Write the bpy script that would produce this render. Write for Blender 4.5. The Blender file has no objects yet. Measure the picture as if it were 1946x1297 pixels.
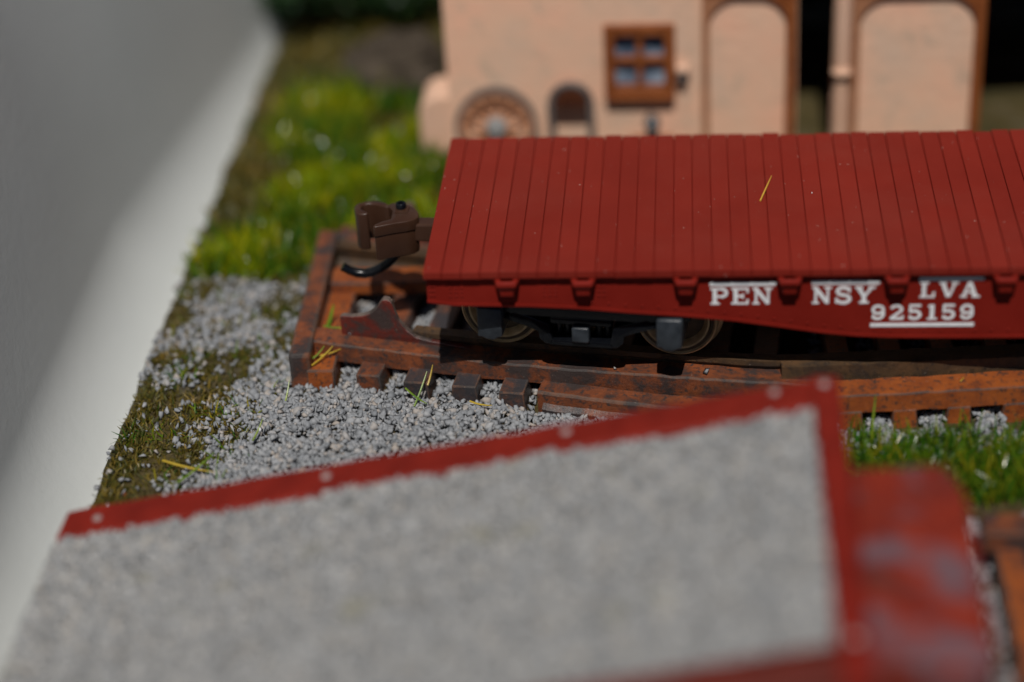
import bpy, bmesh, math, random
import numpy as np
from mathutils import Vector, Matrix, noise as mnoise

random.seed(7)
rng = np.random.default_rng(11)
sc = bpy.context.scene
C = sc.collection
sc.unit_settings.system = 'METRIC'
sc.unit_settings.scale_length = 0.01          # one unit is one centimetre: a small model railway scene

# ------------------------------------------------------------------ camera, sky, sun, exposure
cam_d = bpy.data.cameras.new('camera')
cam = bpy.data.objects.new('camera', cam_d); C.objects.link(cam)
cam_d.sensor_width = 36.0
cam_d.lens = 4000.0 * 36.0 / 1946.0
cam_d.clip_start = 0.05
cam_d.clip_end = 2000.0
fwd = Vector((-0.08391, 0.85082, -0.51861)).normalized()
right = Vector((0.99628, 0.06834, -0.04930))
right = (right - fwd * right.dot(fwd)).normalized()
up = right.cross(fwd).normalized()
m = Matrix((right, up, -fwd)).transposed().to_4x4()
m.translation = Vector((1.541, -10.552, 6.912))
cam.matrix_world = m
cam_d.dof.use_dof = True
cam_d.dof.focus_distance = 12.80
cam_d.dof.aperture_fstop = (cam_d.lens * 0.001) / 0.52
cam_d.dof.aperture_blades = 0
sc.camera = cam

SUN_EL = math.radians(60.0)
SUN_AZ = math.radians(1.0)                   # from behind the camera, a touch to its right
world = bpy.data.worlds.new('World'); sc.world = world
world.use_nodes = True
wn = world.node_tree.nodes; wl = world.node_tree.links
bg = wn.get('Background') or wn.new('ShaderNodeBackground')
sky = wn.new('ShaderNodeTexSky'); sky.sky_type = 'NISHITA'; sky.sun_disc = False
sky.sun_elevation = SUN_EL
sky.sun_rotation = math.pi - SUN_AZ
sky.altitude = 2000; sky.air_density = 0.7; sky.dust_density = 0.3
wl.new(sky.outputs[0], bg.inputs[0]); bg.inputs[1].default_value = 0.05
sd = bpy.data.lights.new('sun', 'SUN'); sd.energy = 5.0; sd.angle = math.radians(0.5); sd.color = (1.0, 0.955, 0.90)
sun = bpy.data.objects.new('sun', sd); C.objects.link(sun)
tosun = Vector((math.sin(SUN_AZ) * math.cos(SUN_EL), -math.cos(SUN_AZ) * math.cos(SUN_EL), math.sin(SUN_EL)))
sun.rotation_euler = tosun.to_track_quat('Z', 'Y').to_euler()
sun.location = tosun * 60
sc.view_settings.view_transform = 'Standard'
sc.view_settings.look = 'None'
sc.view_settings.exposure = -0.46
sc.view_settings.gamma = 1.0
sc.render.engine = 'CYCLES'
sc.cycles.use_denoising = True
try: sc.cycles.denoiser = 'OPENIMAGEDENOISE'
except Exception: pass
sc.cycles.max_bounces = 6
sc.cycles.sample_clamp_indirect = 6.0

# ------------------------------------------------------------------ materials
def nd(nt, t, loc=(0, 0), **kw):
    n = nt.nodes.new(t); n.location = loc
    for k, v in kw.items(): setattr(n, k, v)
    return n
def ramp(nt, fac, stops, interp='LINEAR'):
    r = nd(nt, 'ShaderNodeValToRGB'); r.color_ramp.interpolation = interp
    el = r.color_ramp.elements
    while len(el) < len(stops): el.new(0.5)
    for e, (p, c) in zip(el, stops): e.position = p; e.color = (*c, 1) if len(c) == 3 else c
    nt.links.new(fac, r.inputs[0]); return r.outputs[0]
def noise(nt, vec, scale, detail=4, rough=0.55, dist=0.0):
    n = nd(nt, 'ShaderNodeTexNoise'); n.inputs['Scale'].default_value = scale
    n.inputs['Detail'].default_value = detail; n.inputs['Roughness'].default_value = rough
    n.inputs['Distortion'].default_value = dist
    if vec is not None: nt.links.new(vec, n.inputs['Vector'])
    return n.outputs['Fac']
def mixc(nt, fac, a, b, mode='MIX'):
    x = nd(nt, 'ShaderNodeMix'); x.data_type = 'RGBA'; x.blend_type = mode
    for s, v in ((x.inputs[0], fac), (x.inputs[6], a), (x.inputs[7], b)):
        if isinstance(v, (int, float)): s.default_value = v
        elif isinstance(v, tuple): s.default_value = (*v, 1) if len(v) == 3 else v
        else: nt.links.new(v, s)
    return x.outputs[2]
def base(name, rough=0.6, spec=0.5):
    mt = bpy.data.materials.new(name); mt.use_nodes = True
    nt = mt.node_tree; p = nt.nodes['Principled BSDF']
    p.inputs['Roughness'].default_value = rough
    p.inputs['Specular IOR Level'].default_value = spec
    return mt, nt, p
def bump(nt, p, h, strength=0.3, dist=0.01):
    b = nd(nt, 'ShaderNodeBump'); b.inputs['Strength'].default_value = strength; b.inputs['Distance'].default_value = dist
    nt.links.new(h, b.inputs['Height']); nt.links.new(b.outputs[0], p.inputs['Normal'])
def geopos(nt): return nd(nt, 'ShaderNodeNewGeometry').outputs['Position']
def objco(nt): return nd(nt, 'ShaderNodeTexCoord').outputs['Object']

M = {}
def mat_paint(name, c1, c2, rough=0.45, spec=0.4, scale=6.0, bumps=0.15, dust=0.0, bdist=0.004):
    mt, nt, p = base(name, rough, spec); v = geopos(nt)
    col = ramp(nt, noise(nt, v, scale, 5), [(0.3, c1), (0.7, c2)])
    if dust > 0:
        d = ramp(nt, noise(nt, v, 55, 2, 0.5), [(0.72, (0, 0, 0)), (0.80, (dust,) * 3)])
        col = mixc(nt, d, col, (0.55, 0.42, 0.36))
    nt.links.new(col, p.inputs['Base Color'])
    r = nd(nt, 'ShaderNodeMapRange'); r.inputs[3].default_value = rough - 0.1; r.inputs[4].default_value = rough + 0.12
    nt.links.new(noise(nt, v, scale * 4, 3), r.inputs[0]); nt.links.new(r.outputs[0], p.inputs['Roughness'])
    bump(nt, p, noise(nt, v, 90, 3), bumps, bdist)
    M[name] = mt; return mt

mat_paint('car_red', (0.155, 0.010, 0.006), (0.198, 0.0135, 0.008), 0.5, 0.13, 3.0, 0.22, 0.0)
# deck planks: a different tone and a light dusting on each board
mt, nt, p = base('plank_red', 0.6, 0.10); v = geopos(nt)
rnd = nd(nt, 'ShaderNodeObjectInfo').outputs['Random']
a = ramp(nt, noise(nt, v, 2.2, 4), [(0.3, (0.168, 0.0145, 0.0088)), (0.7, (0.206, 0.019, 0.0115))])
a = mixc(nt, 0.35, a, ramp(nt, rnd, [(0.0, (0.150, 0.012, 0.0075)), (1.0, (0.215, 0.020, 0.012))]))
haze_ = ramp(nt, noise(nt, v, 1.3, 5, 0.65), [(0.45, (0, 0, 0)), (0.75, (0.05,) * 3)])
a = mixc(nt, haze_, a, (0.32, 0.16, 0.12))
d = ramp(nt, noise(nt, v, 42, 1, 0.5), [(0.765, (0, 0, 0)), (0.80, (0.6,) * 3)])
a = mixc(nt, d, a, (0.55, 0.40, 0.34))
nt.links.new(a, p.inputs['Base Color'])
bump(nt, p, noise(nt, v, 120, 3), 0.18, 0.003); M['plank_red'] = mt

def mat_rust(name, org, brn, drk, bias=0.0, rough=0.38, spec=0.45):
    mt, nt, p = base(name, rough, spec); v = geopos(nt)
    n1 = noise(nt, v, 5.5, 6, 0.65, 0.4)
    col = ramp(nt, n1, [(0.36 + bias, drk), (0.47 + bias, brn), (0.66 + bias, org)])
    n2 = noise(nt, v, 26, 5, 0.7)
    sp = ramp(nt, n2, [(0.37, (1, 1, 1)), (0.47, (0, 0, 0))])
    col = mixc(nt, sp, col, drk)
    sp2 = ramp(nt, noise(nt, v, 60, 3, 0.6), [(0.66, (0, 0, 0)), (0.74, (0.55,) * 3)])
    col = mixc(nt, sp2, col, (0.26, 0.20, 0.16))
    nt.links.new(col, p.inputs['Base Color'])
    rr = nd(nt, 'ShaderNodeMapRange'); rr.inputs[3].default_value = rough - 0.14; rr.inputs[4].default_value = rough + 0.2
    nt.links.new(n2, rr.inputs[0]); nt.links.new(rr.outputs[0], p.inputs['Roughness'])
    bump(nt, p, noise(nt, v, 34, 6, 0.7), 0.55, 0.012)
    M[name] = mt
mat_rust('rust', (0.24, 0.066, 0.022), (0.135, 0.043, 0.02), (0.042, 0.031, 0.029), 0.03)
mat_rust('rust_bright', (0.29, 0.075, 0.016), (0.21, 0.052, 0.014), (0.055, 0.032, 0.025), -0.08)
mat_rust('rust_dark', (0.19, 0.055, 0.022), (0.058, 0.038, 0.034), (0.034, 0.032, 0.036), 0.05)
mat_rust('rust_red', (0.15, 0.022, 0.013), (0.10, 0.017, 0.012), (0.045, 0.03, 0.028), 0.0)
mat_rust('worn_edge', (0.20, 0.062, 0.026), (0.115, 0.06, 0.04), (0.05, 0.042, 0.04), 0.04, 0.55, 0.25)
mat_rust('worn_grey', (0.17, 0.13, 0.105), (0.11, 0.08, 0.07), (0.05, 0.04, 0.036), 0.0, 0.42, 0.5)
mat_rust('rail_brown', (0.10, 0.05, 0.02), (0.06, 0.034, 0.016), (0.03, 0.02, 0.014), 0.0, 0.55)

mat_paint('black_gloss', (0.003, 0.0035, 0.005), (0.006, 0.007, 0.009), 0.2, 0.4, 8, 0.12)
mat_paint('black_worn', (0.016, 0.020, 0.025), (0.042, 0.05, 0.06), 0.34, 0.5, 14, 0.35, 0.0, 0.006)
mat_paint('coupler_brown', (0.038, 0.016, 0.009), (0.05, 0.023, 0.013), 0.33, 0.35, 5, 0.12)
mat_paint('wheel_metal', (0.40, 0.28, 0.14), (0.58, 0.43, 0.25), 0.33, 0.5, 18, 0.25)
mat_paint('wheel_recess_dark', (0.04, 0.025, 0.012), (0.09, 0.06, 0.03), 0.5, 0.4, 18, 0.25)  # recess depth put into the colour: darker rings on the wheel face
M['wheel_metal'].node_tree.nodes['Principled BSDF'].inputs['Metallic'].default_value = 0.3
mat_paint('white_print', (0.66, 0.68, 0.70), (0.78, 0.79, 0.80), 0.55, 0.3, 22, 0.1)
mat_paint('grey_print', (0.30, 0.27, 0.27), (0.42, 0.40, 0.40), 0.55, 0.3, 22, 0.1)
mat_paint('nail_grey', (0.22, 0.16, 0.15), (0.36, 0.30, 0.29), 0.4, 0.5, 20, 0.2)
mat_paint('ramp_red', (0.135, 0.010, 0.006), (0.205, 0.016, 0.009), 0.55, 0.12, 5, 0.4, 0.0, 0.012)
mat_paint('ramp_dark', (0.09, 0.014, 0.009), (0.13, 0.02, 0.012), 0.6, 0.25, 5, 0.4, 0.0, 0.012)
mat_paint('pale_stone', (0.66, 0.40, 0.27), (0.70, 0.455, 0.33), 0.8, 0.2, 1.8, 0.4, 0.0, 0.02)
mat_paint('brown_wood', (0.17, 0.045, 0.011), (0.27, 0.08, 0.02), 0.55, 0.3, 7, 0.4, 0.0, 0.01)
mat_paint('brown_trim', (0.30, 0.13, 0.065), (0.38, 0.17, 0.085), 0.6, 0.3, 7, 0.4, 0.0, 0.01)
mat_paint('grey_iron', (0.06, 0.055, 0.055), (0.13, 0.11, 0.10), 0.5, 0.4, 12, 0.4)
mat_paint('hub_grey', (0.20, 0.20, 0.20), (0.30, 0.30, 0.29), 0.6, 0.3, 12, 0.4)
mat_paint('spoke_tan', (0.42, 0.18, 0.09), (0.5, 0.24, 0.13), 0.6, 0.3, 12, 0.4)
mat_paint('dark_wood', (0.045, 0.013, 0.006), (0.085, 0.024, 0.009), 0.5, 0.35, 9, 0.4)
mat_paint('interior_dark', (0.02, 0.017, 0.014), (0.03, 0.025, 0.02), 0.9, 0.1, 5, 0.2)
mat_paint('straw', (0.48, 0.26, 0.03), (0.58, 0.34, 0.05), 0.4, 0.4, 30, 0.1)
mat_paint('blade_green', (0.07, 0.16, 0.012), (0.20, 0.26, 0.02), 0.35, 0.5, 9, 0.1)
mat_paint('blade_yellow', (0.38, 0.26, 0.02), (0.46, 0.33, 0.04), 0.35, 0.5, 9, 0.1)
mat_paint('rock', (0.055, 0.042, 0.03), (0.12, 0.095, 0.07), 0.9, 0.2, 4, 0.8, 0.0, 0.05)
mat_paint('twig', (0.06, 0.04, 0.02), (0.10, 0.06, 0.03), 0.8, 0.2, 9, 0.3)

# pale building wall: thin washes of grey-green and salmon over plaster
mt, nt, p = base('plaster', 0.75, 0.2); v = geopos(nt)
a = ramp(nt, noise(nt, v, 2.3, 5, 0.6), [(0.30, (0.66, 0.46, 0.335)), (0.5, (0.75, 0.47, 0.325)), (0.68, (0.80, 0.455, 0.31))])
st = ramp(nt, noise(nt, v, 5.0, 4, 0.6, 0.6), [(0.30, (0.55,) * 3), (0.46, (0, 0, 0))])
a = mixc(nt, st, a, (0.44, 0.36, 0.27))
nt.links.new(a, p.inputs['Base Color']); bump(nt, p, noise(nt, v, 22, 5), 0.4, 0.02); M['plaster'] = mt

# mottled landing block: red paint worn through to grey
mt, nt, p = base('mottled_red', 0.55, 0.15); v = geopos(nt)
a = ramp(nt, noise(nt, v, 3.2, 5, 0.6, 0.5), [(0.36, (0.10, 0.03, 0.024)), (0.47, (0.155, 0.018, 0.011)), (0.62, (0.25, 0.028, 0.011))])
g = ramp(nt, noise(nt, v, 3.1, 3, 0.5), [(0.50, (0, 0, 0)), (0.62, (0.8,) * 3)])
a = mixc(nt, g, a, (0.115, 0.092, 0.11))
nt.links.new(a, p.inputs['Base Color']); bump(nt, p, noise(nt, v, 20, 5), 0.4, 0.02); M['mottled_red'] = mt

# window panes: bluish reflections painted into the base colour
mt, nt, p = base('pane_glass', 0.18, 0.6)
a = ramp(nt, noise(nt, geopos(nt), 6, 2), [(0.35, (0.08, 0.12, 0.18)), (0.65, (0.30, 0.37, 0.46))])
nt.links.new(a, p.inputs['Base Color']); M['pane_glass'] = mt

# crushed stone: each stone its own tone
def mat_gravel(name, lo, hi, warm):
    mt, nt, p = base(name, 0.72, 0.3)
    rnd = nd(nt, 'ShaderNodeNewGeometry').outputs['Random Per Island']
    a = ramp(nt, rnd, [(0.0, lo), (0.55, tuple((x + y) / 2 for x, y in zip(lo, hi))), (0.80, hi), (0.93, warm), (1.0, tuple(x * 1.12 for x in hi))])
    n = ramp(nt, noise(nt, geopos(nt), 45, 4, 0.65), [(0.3, (0.85,) * 3), (0.7, (1.08,) * 3)])
    a = mixc(nt, 1.0, a, n, 'MULTIPLY')
    nt.links.new(a, p.inputs['Base Color']); bump(nt, p, noise(nt, geopos(nt), 90, 4), 0.4, 0.006); M[name] = mt
mat_gravel('gravel', (0.20, 0.212, 0.228), (0.31, 0.318, 0.33), (0.34, 0.30, 0.265))
mat_gravel('ramp_gravel', (0.225, 0.232, 0.238), (0.40, 0.402, 0.40), (0.42, 0.385, 0.34))
nt = M['ramp_gravel'].node_tree; p = nt.nodes['Principled BSDF']; src = p.inputs['Base Color'].links[0].from_socket
w_ = ramp(nt, noise(nt, geopos(nt), 2.6, 4, 0.6), [(0.60, (0, 0, 0)), (0.74, (0.55,) * 3)])
t_ = ramp(nt, noise(nt, geopos(nt), 5, 3, 0.6), [(0.3, (0.88,) * 3), (0.7, (1.06,) * 3)])
nt.links.new(mixc(nt, 1.0, mixc(nt, w_, src, (0.24, 0.22, 0.11)), t_, 'MULTIPLY'), p.inputs['Base Color'])

# fibre grass: tone per fibre
def mat_fibre(name, stops, rough=0.27, spec=0.6, trans=0.25):
    mt, nt, p = base(name, rough, spec)
    rnd = nd(nt, 'ShaderNodeNewGeometry').outputs['Random Per Island']
    a = ramp(nt, rnd, stops)
    big = ramp(nt, noise(nt, geopos(nt), 1.6, 3), [(0.35, (0.62, 0.72, 0.6)), (0.65, (1.15, 1.05, 1.0))])
    a = mixc(nt, 1.0, a, big, 'MULTIPLY')
    nt.links.new(a, p.inputs['Base Color'])
    tr = nd(nt, 'ShaderNodeBsdfTranslucent'); nt.links.new(a, tr.inputs[0])
    mx = nd(nt, 'ShaderNodeMixShader'); mx.inputs[0].default_value = trans
    nt.links.new(p.outputs[0], mx.inputs[1]); nt.links.new(tr.outputs[0], mx.inputs[2])
    nt.links.new(mx.outputs[0], nt.nodes['Material Output'].inputs[0]); M[name] = mt
mat_fibre('fibre_green', [(0, (0.02, 0.10, 0.01)), (0.4, (0.055, 0.16, 0.01)), (0.75, (0.16, 0.23, 0.008)), (1, (0.33, 0.27, 0.015))])
mat_fibre('fibre_lime', [(0, (0.12, 0.24, 0.005)), (0.5, (0.29, 0.36, 0.005)), (1, (0.48, 0.42, 0.008))])
mat_fibre('fibre_olive', [(0, (0.05, 0.07, 0.012)), (0.45, (0.12, 0.10, 0.012)), (0.8, (0.19, 0.135, 0.018)), (1, (0.25, 0.17, 0.03))], 0.5)
mat_fibre('leaf_dark', [(0, (0.01, 0.045, 0.012)), (0.6, (0.02, 0.07, 0.015)), (1, (0.04, 0.10, 0.02))], 0.55)

# earth under everything
mt, nt, p = base('earth', 0.9, 0.15); v = geopos(nt)
a = ramp(nt, noise(nt, v, 2.2, 6, 0.6), [(0.35, (0.055, 0.05, 0.022)), (0.52, (0.10, 0.075, 0.028)), (0.68, (0.13, 0.11, 0.07))])
f = ramp(nt, noise(nt, v, 30, 4, 0.7), [(0.3, (0.6,) * 3), (0.7, (1.15,) * 3)])
a = mixc(nt, 1.0, a, f, 'MULTIPLY')
nt.links.new(a, p.inputs['Base Color']); bump(nt, p, noise(nt, v, 26, 6, 0.7), 0.9, 0.04); M['earth'] = mt
# white sheet
mt, nt, p = base('white_sheet', 0.6, 0.25); v = geopos(nt)
a = ramp(nt, noise(nt, v, 0.5, 3), [(0.3, (0.465, 0.485, 0.475)), (0.7, (0.51, 0.53, 0.52))])
sp = ramp(nt, noise(nt, v, 9, 2, 0.5), [(0.76, (0, 0, 0)), (0.80, (0.35,) * 3)])
a = mixc(nt, sp, a, (0.2, 0.19, 0.18))
nt.links.new(a, p.inputs['Base Color']); bump(nt, p, noise(nt, v, 10, 6, 0.7), 0.16, 0.02); M['white_sheet'] = mt

# ------------------------------------------------------------------ mesh helpers
class MB:
    def __init__(s): s.v = []; s.f = []; s.mi = []
    def add(s, vs, fs, mi=0):
        o = len(s.v); s.v += [tuple(q) for q in vs]; s.f += [tuple(i + o for i in q) for q in fs]
        s.mi += [mi] * len(fs) if isinstance(mi, int) else list(mi)
        return s
    def box(s, x0, x1, y0, y1, z0, z1, mi=0):
        vs = [(x0, y0, z0), (x1, y0, z0), (x1, y1, z0), (x0, y1, z0), (x0, y0, z1), (x1, y0, z1), (x1, y1, z1), (x0, y1, z1)]
        return s.add(vs, [(0, 3, 2, 1), (4, 5, 6, 7), (0, 1, 5, 4), (1, 2, 6, 5), (2, 3, 7, 6), (3, 0, 4, 7)], mi)
    def prism(s, pts, a, b, axis='z', mi=0):
        # polygon extruded along an axis; axis 'z': pts (x,y); 'y': pts (x,z); 'x': pts (y,z)
        f = {'z': lambda q, t: (q[0], q[1], t), 'y': lambda q, t: (q[0], t, q[1]), 'x': lambda q, t: (t, q[0], q[1])}[axis]
        n = len(pts)
        vs = [f(q, a) for q in pts] + [f(q, b) for q in pts]
        fs = [tuple(range(n)), tuple(range(2 * n - 1, n - 1, -1))] + [(i, i + n, (i + 1) % n + n, (i + 1) % n) for i in range(n)]
        return s.add(vs, fs, mi)
    def tube(s, path, r, n=10, mi=0, cap=True):
        path = [Vector(q) for q in path]; k = len(path); vs = []; fs = []
        rr = r if isinstance(r, (list, tuple)) else [r] * k
        prev = None
        for i, q in enumerate(path):
            t = (path[min(i + 1, k - 1)] - path[max(i - 1, 0)]).normalized()
            if prev is None:
                a = t.orthogonal().normalized()
            else:
                a = (prev - t * prev.dot(t)).normalized()
            prev = a; b = t.cross(a)
            for j in range(n):
                an = 2 * math.pi * j / n
                vs.append(q + (a * math.cos(an) + b * math.sin(an)) * rr[i])
        for i in range(k - 1):
            for j in range(n):
                fs.append((i * n + j, i * n + (j + 1) % n, (i + 1) * n + (j + 1) % n, (i + 1) * n + j))
        if cap:
            fs.append(tuple(range(n - 1, -1, -1))); fs.append(tuple((k - 1) * n + j for j in range(n)))
        return s.add(vs, fs, mi)
    def lathe(s, prof, cen, axis='y', n=40, mi=0):
        # prof: (r, t) pairs, revolved round the axis through cen
        vs = []; fs = []; cen = Vector(cen)
        for r, t in prof:
            for j in range(n):
                an = 2 * math.pi * j / n; c, d = r * math.cos(an), r * math.sin(an)
                vs.append(cen + Vector((c, t, d) if axis == 'y' else (c, d, t)))
        k = len(prof)
        for i in range(k - 1):
            for j in range(n):
                fs.append((i * n + j, i * n + (j + 1) % n, (i + 1) * n + (j + 1) % n, (i + 1) * n + j))
        return s.add(vs, fs, mi)
    def build(s, name, mats, parent=None, bev=0.0, seg=2, smooth=False, jit=0.0, bevmat=-1, sub=0, autos=None):
        bm = bmesh.new()
        vv = [bm.verts.new(q) for q in s.v]
        for q, mi in zip(s.f, s.mi):
            try: fc = bm.faces.new([vv[i] for i in q]); fc.material_index = mi
            except ValueError: pass
        bmesh.ops.recalc_face_normals(bm, faces=bm.faces)
        if bev > 0:
            eds = [e for e in bm.edges if len(e.link_faces) == 2 and e.calc_face_angle(0) > 0.5]
            bmesh.ops.bevel(bm, geom=eds, offset=bev, segments=seg, profile=0.5, affect='EDGES', material=bevmat, clamp_overlap=True)
        if sub:
            bmesh.ops.subdivide_edges(bm, edges=list(bm.edges), cuts=sub, use_grid_fill=True)
        if jit > 0:
            for q in bm.verts:
                w = q.co * 9.0
                q.co += Vector((mnoise.noise(w), mnoise.noise(w + Vector((31, 7, 3))), mnoise.noise(w + Vector((5, 61, 17))))) * jit
        me = bpy.data.meshes.new(name); bm.to_mesh(me); bm.free()
        for q in (mats if isinstance(mats, (list, tuple)) else [mats]): me.materials.append(M[q])
        if smooth:
            me.polygons.foreach_set('use_smooth', [True] * len(me.polygons))
            try: me.set_sharp_from_angle(angle=math.radians(autos or 40))
            except Exception: pass
        return link(name, me, parent)
def link(name, me, parent=None):
    o = bpy.data.objects.new(name, me); C.objects.link(o)
    if parent is not None: o.parent = parent
    return o
def empty(name, loc=(0, 0, 0), rz=0.0, parent=None):
    o = bpy.data.objects.new(name, None); C.objects.link(o); o.location = loc; o.rotation_euler[2] = rz
    o.empty_display_size = 0.1
    if parent is not None: o.parent = parent
    return o
def tag(o, label=None, cat=None, group=None, kind=None):
    if label: o['label'] = label
    if cat: o['category'] = cat
    if group: o['group'] = group
    if kind: o['kind'] = kind
    return o
def raw(name, V, F, mat, parent=None, tris=True):
    me = bpy.data.meshes.new(name)
    V = np.asarray(V, np.float32); F = np.asarray(F, np.int32)
    me.vertices.add(len(V)); me.vertices.foreach_set('co', V.ravel())
    n, k = F.shape
    me.loops.add(n * k); me.loops.foreach_set('vertex_index', F.ravel())
    me.polygons.add(n); me.polygons.foreach_set('loop_start', np.arange(0, n * k, k, dtype=np.int32))
    me.update(calc_edges=True); me.validate()
    me.materials.append(M[mat])
    return link(name, me, parent)

# ------------------------------------------------------------------ setting: white sheet and ground
SH = -0.46
prof = []
for x in np.linspace(14, -1.80, 12): prof.append((x, SH))
R = 0.66; A = math.radians(79)
for a in np.linspace(0, A, 22)[1:]: prof.append((-1.80 - R * math.sin(a), SH + R * (1 - math.cos(a))))
lx, lz = prof[-1]
for t in np.linspace(0, 6, 12)[1:]: prof.append((lx - t * math.cos(A), lz + t * math.sin(A)))
ys = np.linspace(-12, 24, 46)
V = []; F = []
for (x, z) in prof:
    for y in ys:
        wob = 0.05 * mnoise.noise(Vector((x * 0.25, y * 0.22, z * 0.25)))
        V.append((x + wob * (1 if z > SH + .05 else 0) - (.03 * (min(2.3, max(-3, y)) + .6 - 4.0 * max(0, min(y, 9) - 2.4)) if x < -1.75 else 0), y, z + wob * 0.2 - 0.02))
n = len(ys)
for i in range(len(prof) - 1):
    for j in range(n - 1): F.append((i * n + j, i * n + j + 1, (i + 1) * n + j + 1, (i + 1) * n + j))
sh = raw('backdrop', V, F, 'white_sheet'); tag(sh, kind='structure')
sh.data.polygons.foreach_set('use_smooth', [True] * len(sh.data.polygons))

def ground_h(x, y):
    h = 0.02 * mnoise.noise(Vector((x * 1.7, y * 1.7, 0.3))) + 0.012 * mnoise.noise(Vector((x * 6, y * 6, 4.1)))
    h -= 0.11
    h += 0.06 * max(0, 1 - ((x + 1.3) / 0.6) ** 2) * max(0, min(1, (y - 2.2) / 1.0))
    return h
gx = np.concatenate([np.linspace(-1.95, 4.6, 100), np.linspace(4.9, 12, 12)]); gy = np.linspace(-5.5, 9.0, 180)
V = []; F = []
for i, x in enumerate(gx):
    for y in gy:
        xx = x
        if i == 0: xx = x + 0.035 * mnoise.noise(Vector((0, y * 2.1, 7))) + 0.012 * mnoise.noise(Vector((0, y * 9, 2)))
        V.append((xx, y, ground_h(x, y) - (0.05 if i == 0 else 0)))
n = len(gy)
for i in range(len(gx) - 1):
    for j in range(n - 1): F.append((i * n + j, (i + 1) * n + j, (i + 1) * n + j + 1, i * n + j + 1))
o0 = len(V)
for j in range(n): V.append((V[j][0] + 0.02, V[j][1], SH))
for j in range(n - 1): F.append((j, j + 1, o0 + j + 1, o0 + j))
b0 = len(V); lastcol = (len(gx) - 1) * n
for i in range(len(gx)): V.append((gx[i], gy[0], SH))
for i in range(len(gx) - 1): F.append((i * n, b0 + i, b0 + i + 1, (i + 1) * n))
gr = raw('ground', V, F, 'earth'); tag(gr, kind='structure')

# ------------------------------------------------------------------ the rusty track
def yA(x): return 0.285 - 0.215 * x + 0.028 * x * x
def sweep(mb, xs, yc, prof, miprof=None):
    # prof: closed list of (dy, dz) swept along x with centre line yc(x)
    k = len(prof); vs = []; fs = []; ms = []
    for x in xs:
        e = 0.01; s = (yc(x + e) - yc(x - e)) / (2 * e); c = 1 / math.sqrt(1 + s * s)
        nx, ny = -s * c, c
        for dy, dz in prof: vs.append((x + nx * dy, yc(x) + ny * dy, dz))
    for i in range(len(xs) - 1):
        for j in range(k):
            fs.append((i * k + j, i * k + (j + 1) % k, (i + 1) * k + (j + 1) % k, (i + 1) * k + j)); ms.append(miprof[j] if miprof else 0)
    fs.append(tuple(range(k - 1, -1, -1))); ms.append(0)
    fs.append(tuple((len(xs) - 1) * k + j for j in range(k))); ms.append(0)
    mb.add(vs, fs, ms)
def slab_prof(w0, w1, z0, z1, b):
    return [(w0, z0), (w0, z1 - b), (w0 + b * .35, z1 - b * .35), (w0 + b, z1), (w1 - b, z1), (w1 - b * .35, z1 - b * .35), (w1, z1 - b), (w1, z0)], [0, 1, 1, 0, 1, 1, 0, 0]

TS = Vector((-0.012, 0.13, -0.08))            # where the panel lies on the board
track = empty('curved_track', TS)
tag(track, 'rusty curved toy track panel with protruding ties under the red flatcar', 'track')
pf, pm = slab_prof(0.0, 0.18, 0.075, 0.2, 0.011)
xs = np.linspace(-0.86, 2.31, 74)
b = MB(); sweep(b, xs, yA, pf, pm); b.build('guard_rail', ['rust', 'worn_edge'], track, jit=0.007)
b = MB(); sweep(b, xs, lambda x: yA(x) + 1.36, pf, pm); b.build('guard_rail', ['rust', 'worn_edge'], track, jit=0.007)
yB = lambda x: -0.215 + 0.075 * (x - 2.2) + 0.01 * (x - 2.2) ** 2
pB, pBm = slab_prof(0.0, 0.185, 0.085, 0.205, 0.008)
b = MB(); sweep(b, np.linspace(2.315, 3.58, 40), yB, pB, pBm); b.build('guard_rail', ['rust_bright', 'worn_edge'], track, jit=0.006)
def yR(x):
    a = yA(min(x, 2.6)) + 0.295; c = 0.235 + 0.075 * (x - 2.1)
    t = min(1, max(0, (x - 1.5) / 0.9)); t = t * t * (3 - 2 * t)
    return a * (1 - t) + c * t - 0.10
rp = [(-.07, .10), (-.07, .12), (-.02, .15), (-.018, .21), (-.04, .23), (-.04, .265), (.04, .265), (.04, .23), (.018, .21), (.02, .15), (.07, .12), (.07, .10)]
xr = np.linspace(-0.80, 9.6, 150)
b = MB(); sweep(b, np.linspace(-.16, 9.6, 140), yR, rp); b.build('running_rail', 'rail_brown', track, jit=0.003)
b = MB(); sweep(b, xr, lambda x: yR(x) + 0.98, rp); b.build('running_rail', 'rail_brown', track, jit=0.003)
# a check rail in the shade under the car, starting with a square end
b = MB(); sweep(b, np.linspace(2.10, 5.2, 50), lambda x: 0.035 + 0.075 * (x - 2.1), [(-.04, .09), (-.04, .285), (.04, .285), (.04, .09)])
b.build('check_rail', 'rail_brown', track, jit=0.008)
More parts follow.
